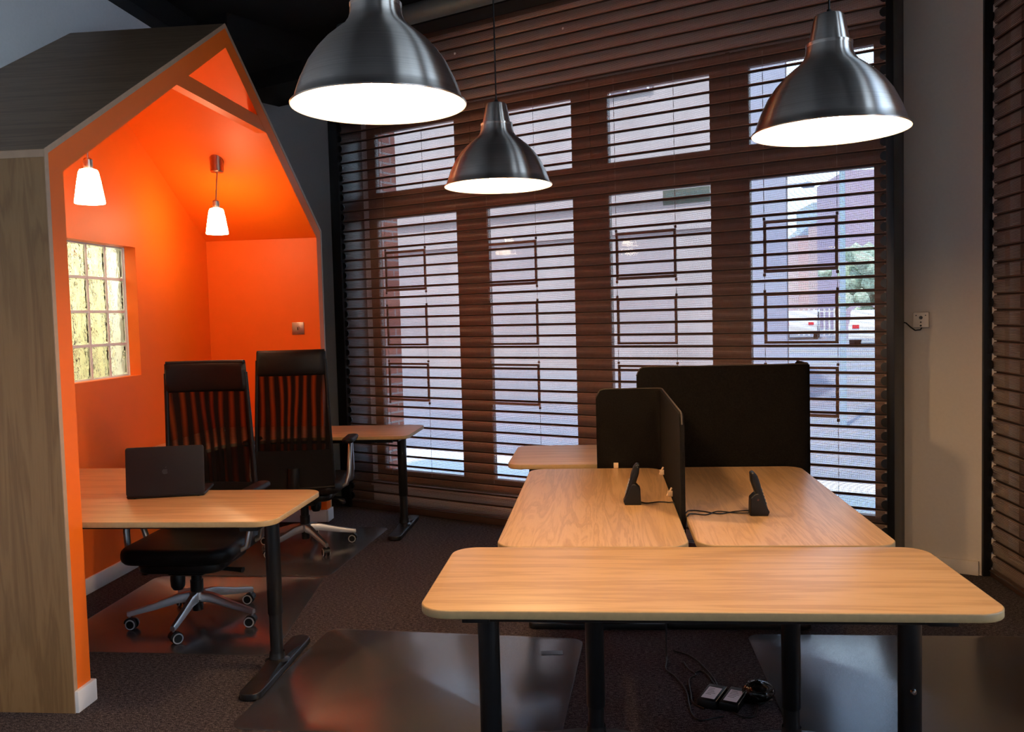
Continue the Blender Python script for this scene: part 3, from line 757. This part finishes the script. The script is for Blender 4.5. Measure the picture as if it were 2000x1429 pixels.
# ------------------------------------------------------------------ office chairs (sitter faces +y, origin under the column)
def chair(loc, rotz, base_a, label, lift=0, armdrop=0):
    t = tag(empty('office_chair', loc, rotz), label, 'office chair', 'black mesh-back office chairs')
    zs = .44+lift
    # backrest geometry
    def wid(f): return .232-.030*f if f < .85 else .206-.006*(f-.85)/.15    # half width by height fraction
    zb, zt_ = .40+lift, 1.245+lift*.4
    def bp(u, v, off=0):   # u across -1..1, v 0..1 up
        z = zb+(zt_-zb)*v; hw = .232-.034*v
        y = -.235-.02*v - .045*K_(PI*(v-.32)*1.1)*.4 + .035*u*u + off
        return Vector((u*hw, y, z))
    # side frame tubes
    m = MB(50)
    for s in (-1, 1): m.tube([bp(s, v/14) for v in range(1, 14)], .011, LEATHER, 10)
    m.tube([bp(u/8, .985, .004) for u in range(-8, 9)], .011, LEATHER, 10).tube([bp(u/8, .02) for u in range(-8, 9)], .014, LEATHER, 10)
    m.obj('back_frame', t)
    mb = MB(60).grid(lambda a, b: bp(a*2-1, .25+b*.59), 16, 20, MESHF).obj('back_mesh', t)
    m = MB(60)
    for o in (.016, -.012):
        m.grid(lambda a, b: bp(a*2-1, .02+b*.27, o*(1-b*.3)), 14, 8, FABRIC)
    m.grid(lambda a, b: bp(-1, .02+a*.27, .016-.028*b), 6, 1, FABRIC).grid(lambda a, b: bp(1, .02+a*.27, .016-.028*b), 6, 1, FABRIC)
    m.grid(lambda a, b: bp(a*2-1, .29, .011-.02*b), 10, 1, FABRIC)
    m.obj('lumbar_cover', t)
    # headrest pillow: closed rounded slab
    m = MB(60)
    def hp(a, b):
        th = 2*PI*b; v = .905+.088*S_(th)*(abs(S_(th))**-.35 if abs(S_(th)) > 1e-6 else 0); o = .026*K_(th)
        u = (a*2-1)*1.035
        e = max(0, abs(u)-.93)/.105; o *= math.sqrt(max(0, 1-e*e)); v = .905+(v-.905)*(1-.12*e*e)
        return bp(u, v, o)
    m.grid(hp, 24, 24, LEATHER); bmesh.ops.remove_doubles(m.bm, verts=m.bm.verts[:], dist=.0004)
    m.obj('headrest', t)
    # seat
    m = MB(50)
    m.prism(rrect(-.262, -.235, .262, .27, .09, 8), zs-.075, zs, LEATHER, bev=.03)
    m.prism(rrect(-.20, -.19, .20, .22, .08, 6), zs-.125, zs-.07, BLACKP, bev=.02)
    m.obj('seat', t)
    m = MB(); m.box((-.09, -.12, zs-.16), (.09, .12, zs-.115), BLACKP, .015)
    m.tube([(0, -.1, zs-.13), (0, -.22, zs-.11), (0, -.275, zs-.02), (0, -.262, zs+.10)], .022, BLACKP, 12, rz=1.6)
    m.obj('mechanism', t)
    MB(60).lathe([(.0001, -.05), (.022, -.046), (.032, -.03), (.034, 0), (.032, .03), (.022, .046), (.0001, .05)], BLACKP, (.055, .08, zs-.185), 20).obj('tension_knob', t)
    MB(60).tube([(-.06, .02, zs-.145), (-.2, .04, zs-.150), (-.245, .045, zs-.152)], [.008, .010, .013], BLACKP, 10, rz=1.5).obj('tilt_lever', t)
    MB(60).tube([(.08, .02, zs-.140), (.2, .03, zs-.145), (.235, .03, zs-.165), (.25, .03, zs-.175)], [.007, .009, .018, .006], BLACKP, 10).obj('height_lever', t)
    for s in (-1, 1):
        arm = MB(60).tube([(s*.235, -.10, zs-.055), (s*.285, -.10, zs-.03), (s*.298, -.09, zs+.03), (s*.302, -.03, zs+.205-armdrop), (s*.302, 0, zs+.222-armdrop), (s*.300, .03, zs+.205-armdrop), (s*.296, .07, zs+.04), (s*.285, .085, zs-.03), (s*.235, .09, zs-.055)], .013, SILVER, 10, rz=1.7).obj('armrest', t)
        MB(50).prism(rrect(s*.302-.036, -.14, s*.302+.036, .12, .034, 6), zs+.222-armdrop, zs+.252-armdrop, LEATHER, bev=.012).obj('arm_pad', arm)
    MB(40).lathe([(.0001, zs-.12), (.025, zs-.12), (.025, .20), (.018, .20), (.018, .075), (.026, .075), (.026, .055), (.0001, .055)][0:4] + [(.030, .20), (.030, .15), (.024, .15), (.024, .055), (.0001, .055)], BLACKP, n=24).obj('gas_lift', t)
    # star base
    base = MB(45).lathe([(.031, .150), (.038, .146), (.040, .112), (.031, .108)], SILVER, n=28).obj('star_base', t)
    for k in range(5):
        a = base_a+2*PI*k/5 - rotz
        R = Matrix.Rotation(a, 4, 'Z')
        m = MB(40)
        secs = [(.028, .147, .018, .045), (.09, .142, .014, .042), (.20, .110, .012, .032), (.300, .086, .0105, .024), (.312, .083, .0105, .020)]
        rings = []
        for (r, zt2, hw, h) in secs:
            rings.append([m.bm.verts.new(R @ Vector((r, y, z))) for (y, z) in ((-hw, zt2-h), (-hw, zt2-.006), (-hw+.004, zt2), (hw-.004, zt2), (hw, zt2-.006), (hw, zt2-h))])
        fs = [m.bm.faces.new((rings[i][j], rings[i][(j+1) % 6], rings[i+1][(j+1) % 6], rings[i+1][j])) for i in range(4) for j in range(6)]
        fs += [m.bm.faces.new(rings[0][::-1]), m.bm.faces.new(rings[-1])]; m._fin(fs, SILVER)
        leg = m.obj('leg', base)
        # caster
        ca = a+random.uniform(-1.2, 1.2)
        p = R @ Vector((.302, 0, 0)); p.z = 0
        cs = MB(40); cs.tube([(0, 0, .066), (0, 0, .045)], .006, SILVER, 8)
        cs.prism([(x, z) for (x, z) in [(-.004+.024*K_(q), .03+.026*S_(q)) for q in [PI*i/8 for i in range(9)]]], -.019, .019, BLACKP, axis='y')
        co = cs.obj('caster', base, (p.x, p.y, 0), (0, 0, ca))
        for s in (-1, 1):
            wm = MB(40)
            wm.lathe([(.0001, s*.023), (.018, s*.023), (.0185, s*.0215)], BLACKP, (-.012, 0, .026), 22, 'y')
            wm.lathe([(.0185, s*.0215), (.0235, s*.022), (.0235, s*.018)], GREYW, (-.012, 0, .026), 22, 'y')
            wm.lathe([(.0235, s*.018), (.0258, s*.016), (.0258, s*.008), (.0001, s*.006)], BLACKP, (-.012, 0, .026), 22, 'y')
            wm.obj('caster_wheel', co)
    return t
chair((-1.940, 4.014, .0035), PI+.03, math.radians(203), 'black mesh-back office chair behind the near corner desk with the laptop', armdrop=.015, lift=-.03)
chair((-1.87, 5.37, .0035), math.radians(7), math.radians(24), 'black mesh-back office chair seen from behind, at the far corner desk', lift=0.0)

# ------------------------------------------------------------------ chair mats
def mat(poly, label):
    c = Vector((sum(p[0] for p in poly)/len(poly), sum(p[1] for p in poly)/len(poly)))
    P = fillet([(p[0]-c.x, p[1]-c.y) for p in poly], [.06]*len(poly), 6)
    o = MB(30).prism(P, 0, .003, MATP, bev=.0008).obj('chair_mat', loc=(c.x, c.y, .0003))
    return tag(o, label, 'chair mat', 'translucent plastic chair mats')
mat([(-1.33, 2.93), (-.165, 2.90), (-.105, 3.83), (-1.27, 3.93)], 'translucent chair mat on the carpet left of the desk cluster')
mat([(.60, 2.75), (1.80, 2.75), (1.80, 3.905), (.60, 3.905)], 'translucent chair mat right of the cluster, reflecting blue window light')
mat([(-2.50, 3.62), (-1.42, 3.60), (-1.55, 4.74), (-2.52, 4.74)], 'translucent chair mat under the chair at the laptop desk')
mat([(-2.42, 4.76), (-1.53, 4.76), (-1.46, 5.89), (-2.40, 5.89)], 'translucent chair mat under the chair at the far corner desk')
tag(MB().box((-.045, -.022, 0), (.045, .022, .0012), thin_glass('clear_sticker', (.55, .55, .6), 1.8, .3)).obj('mat_sticker', loc=(-.235, 3.66, .0036), rot=(0, 0, .1)), 'small clear sticker at the back corner of the left chair mat', 'sticker')

# ------------------------------------------------------------------ floor clutter under the desks
def adapter(loc, rot, label, dark):
    t = tag(empty('power_adapter', loc, rot), label, 'power adapter', 'black power adapters under the desks')
    MB(30).box((-.034, -.075, 0), (.034, .075, .03), BLACKP, .004).obj('case', t)
    MB().box((-.024, -.055, .0302), (.024, .045, .0306), LABEL).obj('label_sticker', t)
    m = MB()
    for k in range(5): m.box((-.018, .03-k*.013, .0306), (-.018+random.uniform(.018, .034), .033-k*.013, .0308), DARKINK)
    m.obj('label_print', t)
    MB().tube([(.0345, -.07, .03), (.0345, .07, .03)], .0012, CHROME, 6).obj('side_seam', t)
adapter((.372, 3.228, .001), -.42, 'black power adapter with a white label, left of the pair on the carpet', 0)
adapter((.447, 3.205, .001), -.42, 'black power adapter with a plainer label, right of the pair on the carpet', 1)
bg_ = tag(empty('cable_bundle', (.535, 3.225, 0)), 'coiled bundle of black cable in clear plastic beside the right power adapter', 'cable bundle')
pts = []
for k in range(90):
    a = k*.55; r = .038+.010*S_(k*1.3); pts.append((r*K_(a), r*1.15*S_(a), .010+.0012*k*.45+.006*S_(k*.9)))
MB(60).tube(pts, .0042, BLACKP, 7).lathe([(.0001, .005), (.03, .006), (.034, .02), (.03, .045), (.012, .055), (.0001, .056)], BLACKP, n=18).obj('coil', bg_)
MB(70).grid(lambda a, b: Vector(((.052+.007*S_(a*40))*K_(2*PI*a)*S_(PI*(.1+.88*b)), (.058+.006*K_(a*31))*S_(2*PI*a)*S_(PI*(.1+.88*b)), .040-.0375*K_(PI*(.1+.88*b)))), 40, 10, BAG).obj('plastic_bag', bg_)
f_ = .004
cable([(.245, 3.72, .55), (.24, 3.68, .2), (.238, 3.66, .06), (.236, 3.635, .012), (.235, 3.60, f_), (.225, 3.50, f_), (.255, 3.43, f_), (.285, 3.30, f_), (.285, 3.12, f_), (.31, 3.06, f_), (.36, 3.08, f_), (.395, 3.09, f_)], .003, 'black cord looping down the left to the power adapters', 'floor_cable')
cable([(.30, 3.58, f_), (.315, 3.50, f_), (.335, 3.45, f_), (.305, 3.40, f_), (.30, 3.28, f_), (.30, 3.20, f_), (.335, 3.15, f_)], .003, 'short kinked black cord between the long left loop and the adapters', 'floor_cable')
cable([(.27, 3.70, f_), (.32, 3.66, f_), (.345, 3.62, f_), (.37, 3.55, f_), (.40, 3.42, f_), (.405, 3.31, f_+.004)], .003, 'black cord dropping to the back of the left power adapter', 'floor_cable')
cable([(.335, 3.47, f_), (.36, 3.49, f_), (.385, 3.44, f_), (.40, 3.35, f_), (.425, 3.30, f_+.006), (.47, 3.30, f_), (.50, 3.33, f_), (.535, 3.32, f_), (.55, 3.28, f_+.01)], .003, 'black cord curving behind both adapters to the cable bundle', 'floor_cable')
cable([(.43, 3.12, f_+.002), (.46, 3.09, f_), (.50, 3.10, f_), (.52, 3.16, .008), (.52, 3.19, .012)], .003, 'black cord curling round the front of the right power adapter', 'floor_cable')

# ------------------------------------------------------------------ shutter control box on the window wall
cb_ = tag(empty('shutter_control_box', matrix=MW @ Matrix.Translation((1.787, OFFW, 1.335))), 'small square cream control box on the wall right of the big shutter', 'control box')
cm = MB(30).box((-.038, -.035, -.040), (.038, 0, .040), CREAM, .005).obj('box', cb_)
m = MB()
m.lathe([(.0001, -.041), (.008, -.041), (.009, -.035)], DARKINK, (.0, 0, .012), 16, 'y').lathe([(.0001, -.038), (.004, -.038), (.004, -.035)], DARKINK, (0, 0, -.012), 12, 'y').lathe([(.0001, -.038), (.005, -.038), (.005, -.035)], DARKINK, (0, 0, -.030), 12, 'y')
for s in (-1, 1): m.lathe([(.0001, -.037), (.003, -.037), (.003, -.035)], DARKINK, (s*.023, 0, .024), 10, 'y')
m.obj('key_and_screws', cb_)
MB(60).tube([(.002, -.015, -.038), (-.004, -.018, -.052), (-.03, -.02, -.055), (-.055, -.02, -.035), (-.075, -.02, -.015), (-.085, -.02, -.012)], .0035, BLACKP, 8).obj('cable', cb_)

# ------------------------------------------------------------------ street outside
GZ = -.15
struct(MB().box((-60, -25, GZ-.2), (60, 90, GZ), ROAD).obj('ground'))
struct(MB().box((2.25, -14, GZ), (14, 1.0, GZ+.02), PAVE).obj('trim_bounce_paving'))  # unseen pale paving, added to bounce daylight onto the upper left wall
struct(MB().box((-12, .46, GZ), (6, 3.2, GZ+.02), PAVE).obj('trim_3', matrix=MW))
b = tag(empty('rendered_building', matrix=MW @ Matrix.Translation((-9.7, 9.0, GZ))), 'pale rendered building across the street behind the shutter', 'building')
MB().prism([(-9, 0), (8.2, 0), (6.1, 6), (-9, 6)], 0, 6.5, CONC).obj('wall', b)
MB().prism([(7.35, -.10), (8.2, -.10), (8.17, .05), (7.35, .05)], 0, 6.6, plain('slate_blue_pier', (.30, .30, .36), .9)).obj('corner_pier', b)
m = MB()
m.box((-9, -.06, 2.9), (8.2, 0, 3.15), CONC).box((-9, -.05, .0), (8.2, 0, .6), plain('grey_plinth', (.33, .31, .32), .9))
m.obj('string_course', b)
wm_ = MB().box((4.7, -.05, 5.24), (6.0, .02, 6.0), plain('dark_shop_window', (.15, .12, .14), .4))
for k in range(4): wm_.box((4.85+k*.36-.02, -.07, 5.24), (4.85+k*.36+.02, -.04, 6.0), WHITE)
wm_.obj('window', b)
MB().box((-9, -.09, 3.42), (8.2, .0, 3.52), CONC).obj('ledge', b)
# brick reveal outside the left pane
struct(MB().box((OU0-.02, .352, GZ), (-2.09, .445, 3.6), BRICK).box((OU0-1.2, .445, GZ), (-2.09, .54, 3.6), BRICK).box((1.60, .445, GZ), (2.6, .60, 3.6), BRICK).obj('wall_street_brick', matrix=MW))
def dirpt(px, Y):   # point on the ground seen at that horizontal pixel, Y metres ahead
    a = (px-1000)/F; d = Vector((K_(YAW)*a - S_(YAW), S_(YAW)*a + K_(YAW), 0)); return d*(Y/d.y)
def block(name, label, px0, px1, Y, depth, h, mat, cat='building', roof=None):
    a, b_ = dirpt(px0, Y), dirpt(px1, Y); c = (a+b_)/2; wdt = (b_-a).length/2
    t = tag(empty(name, (c.x, c.y, GZ)), label, cat)
    MB().box((-wdt, 0, 0), (wdt, depth, h), mat).obj('wall', t)
    if roof: MB().prism([(-wdt*1.03, h), (wdt*1.03, h), (0, h+roof)], -.1, depth, BLUEG, axis='y').obj('roof', t)
    m = MB()
    nf = max(1, int(h/3)); nw = max(1, int(wdt*2/2.6))
    for i in range(nw):
        for j in range(nf):
            x = -wdt+(i+.5)*2*wdt/nw; z = 1.0+j*2.9
            if z+1.4 < h: m.box((x-.45, -.03, z), (x+.45, 0, z+1.4), plain('pale_window', (.55, .6, .68), .3) if i+j == 0 else bpy.data.materials['pale_window'])
    if len(m.bm.verts): m.obj('windows', t)
    else: m.bm.free()
    return t
block('blue_block', 'blue-grey office block at the end of the street behind the right pane', 1592, 1645, 95, 8, 12.3, BLUEG)
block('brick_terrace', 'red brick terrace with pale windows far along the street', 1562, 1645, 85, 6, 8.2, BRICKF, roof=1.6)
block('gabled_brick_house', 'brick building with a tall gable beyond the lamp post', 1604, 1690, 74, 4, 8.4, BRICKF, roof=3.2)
block('dusky_brick_building', 'tall dusky brick building at the right end of the street', 1655, 1790, 62, 8, 10.6, BRICKP)
p = dirpt(1648, 12)
lp = tag(empty('lamp_post', (p.x, p.y, GZ)), 'pale post on the pavement outside the right pane', 'post')
MB().lathe([(.045, 0), (.04, .9), (.036, 1.0), (.032, 5)], plain('pale_post_paint', (.28, .36, .44), .5), n=16, cap=True).obj('pole', lp)
lh = MB(50).box((8.2, .0, 3.42), (8.45, .04, 3.46), BLUEG).lathe([(.0001, -.04), (.09, -.03), (.13, .02), (.0001, .06)], BLUEG, (8.5, 0.02, 3.42), 18).obj('corner_lantern', b)
# hedge: trunk + clumps
def hedge(px, Y, w_, h_, label):
    p = dirpt(px, Y); t = tag(empty('tree', (p.x, p.y, GZ)), label, 'tree')
    MB(50).tube([(0, 0, 0), (.1, 0, h_*.5)], .12, plain('bark', (.12, .09, .07), .9), 10).obj('trunk', t)
    m = MB(60)
    for k in range(70):
        c = Vector((random.gauss(0, w_*.32), random.gauss(0, w_*.25), h_*.62+random.gauss(0, h_*.17)))
        r = random.uniform(.3, .6)
        q = bmesh.ops.create_icosphere(m.bm, subdivisions=1, radius=r, matrix=Matrix.Translation(c))
        for v in q['verts']: v.co += Vector((random.uniform(-.1, .1), random.uniform(-.1, .1), random.uniform(-.1, .1)))
        m._fin({f for v in q['verts'] for f in v.link_faces}, HEDGE)
    m.obj('foliage', t)
hedge(1712, 46.0, 3.2, 4.6, 'green leafy tree in front of the dusky brick building')
def car(px, Y, rz, label, s=1):
    p = dirpt(px, Y); t = tag(empty('car', (p.x, p.y, GZ), rz), label, 'car', 'parked cars in the street')
    MB(40).prism(fillet([(-2.1, .28), (2.1, .28), (2.15, .75), (1.25, .92), (.65, 1.42), (-.95, 1.42), (-1.65, .95), (-2.12, .85)], [.1, .1, .15, .2, .25, .3, .2, .15], 5), -.85, .85, CARW, axis='y', bev=.06).obj('body', t)
    MB().prism([(1.12, .93), (.60, 1.34), (-.90, 1.34), (-1.5, .96)], -.865, .865, DARKINK, axis='y').obj('side_windows', t)
    MB().box((-2.14, -.7, .72), (-2.06, -.45, .86), REDL).obj('tail_light', t); MB().box((-2.14, .45, .72), (-2.06, .7, .86), REDL).obj('tail_light', t)
    for x in (-1.3, 1.3):
        for s_ in (-1, 1): MB().lathe([(.0001, s_*.87), (.2, s_*.87), (.32, s_*.86), (.32, s_*.66)], BLACKP, (x, 0, .32), 20, 'y').obj('wheel', t)
car(1712, 37, math.radians(70), 'white car parked nearest, seen through the right edge of the right pane')
car(1566, 47, math.radians(75), 'white car parked farther along the street, by the pale railings')
# railings
p0 = dirpt(1562, 52); t = tag(empty('railings', (p0.x, p0.y, GZ)), 'row of pale street railings in front of the brick terrace', 'railings')
m = MB()
for k in range(10): m.tube([(k*.28, 0, 0), (k*.28, 0, 1.5)], .05, WHITE, 6)
m.box((0, -.02, 1.3), (2.6, .02, 1.36), WHITE).box((0, -.02, .2), (2.6, .02, .26), WHITE)
m.obj('bars', t)
# neighbouring wall outside the right-hand shutter
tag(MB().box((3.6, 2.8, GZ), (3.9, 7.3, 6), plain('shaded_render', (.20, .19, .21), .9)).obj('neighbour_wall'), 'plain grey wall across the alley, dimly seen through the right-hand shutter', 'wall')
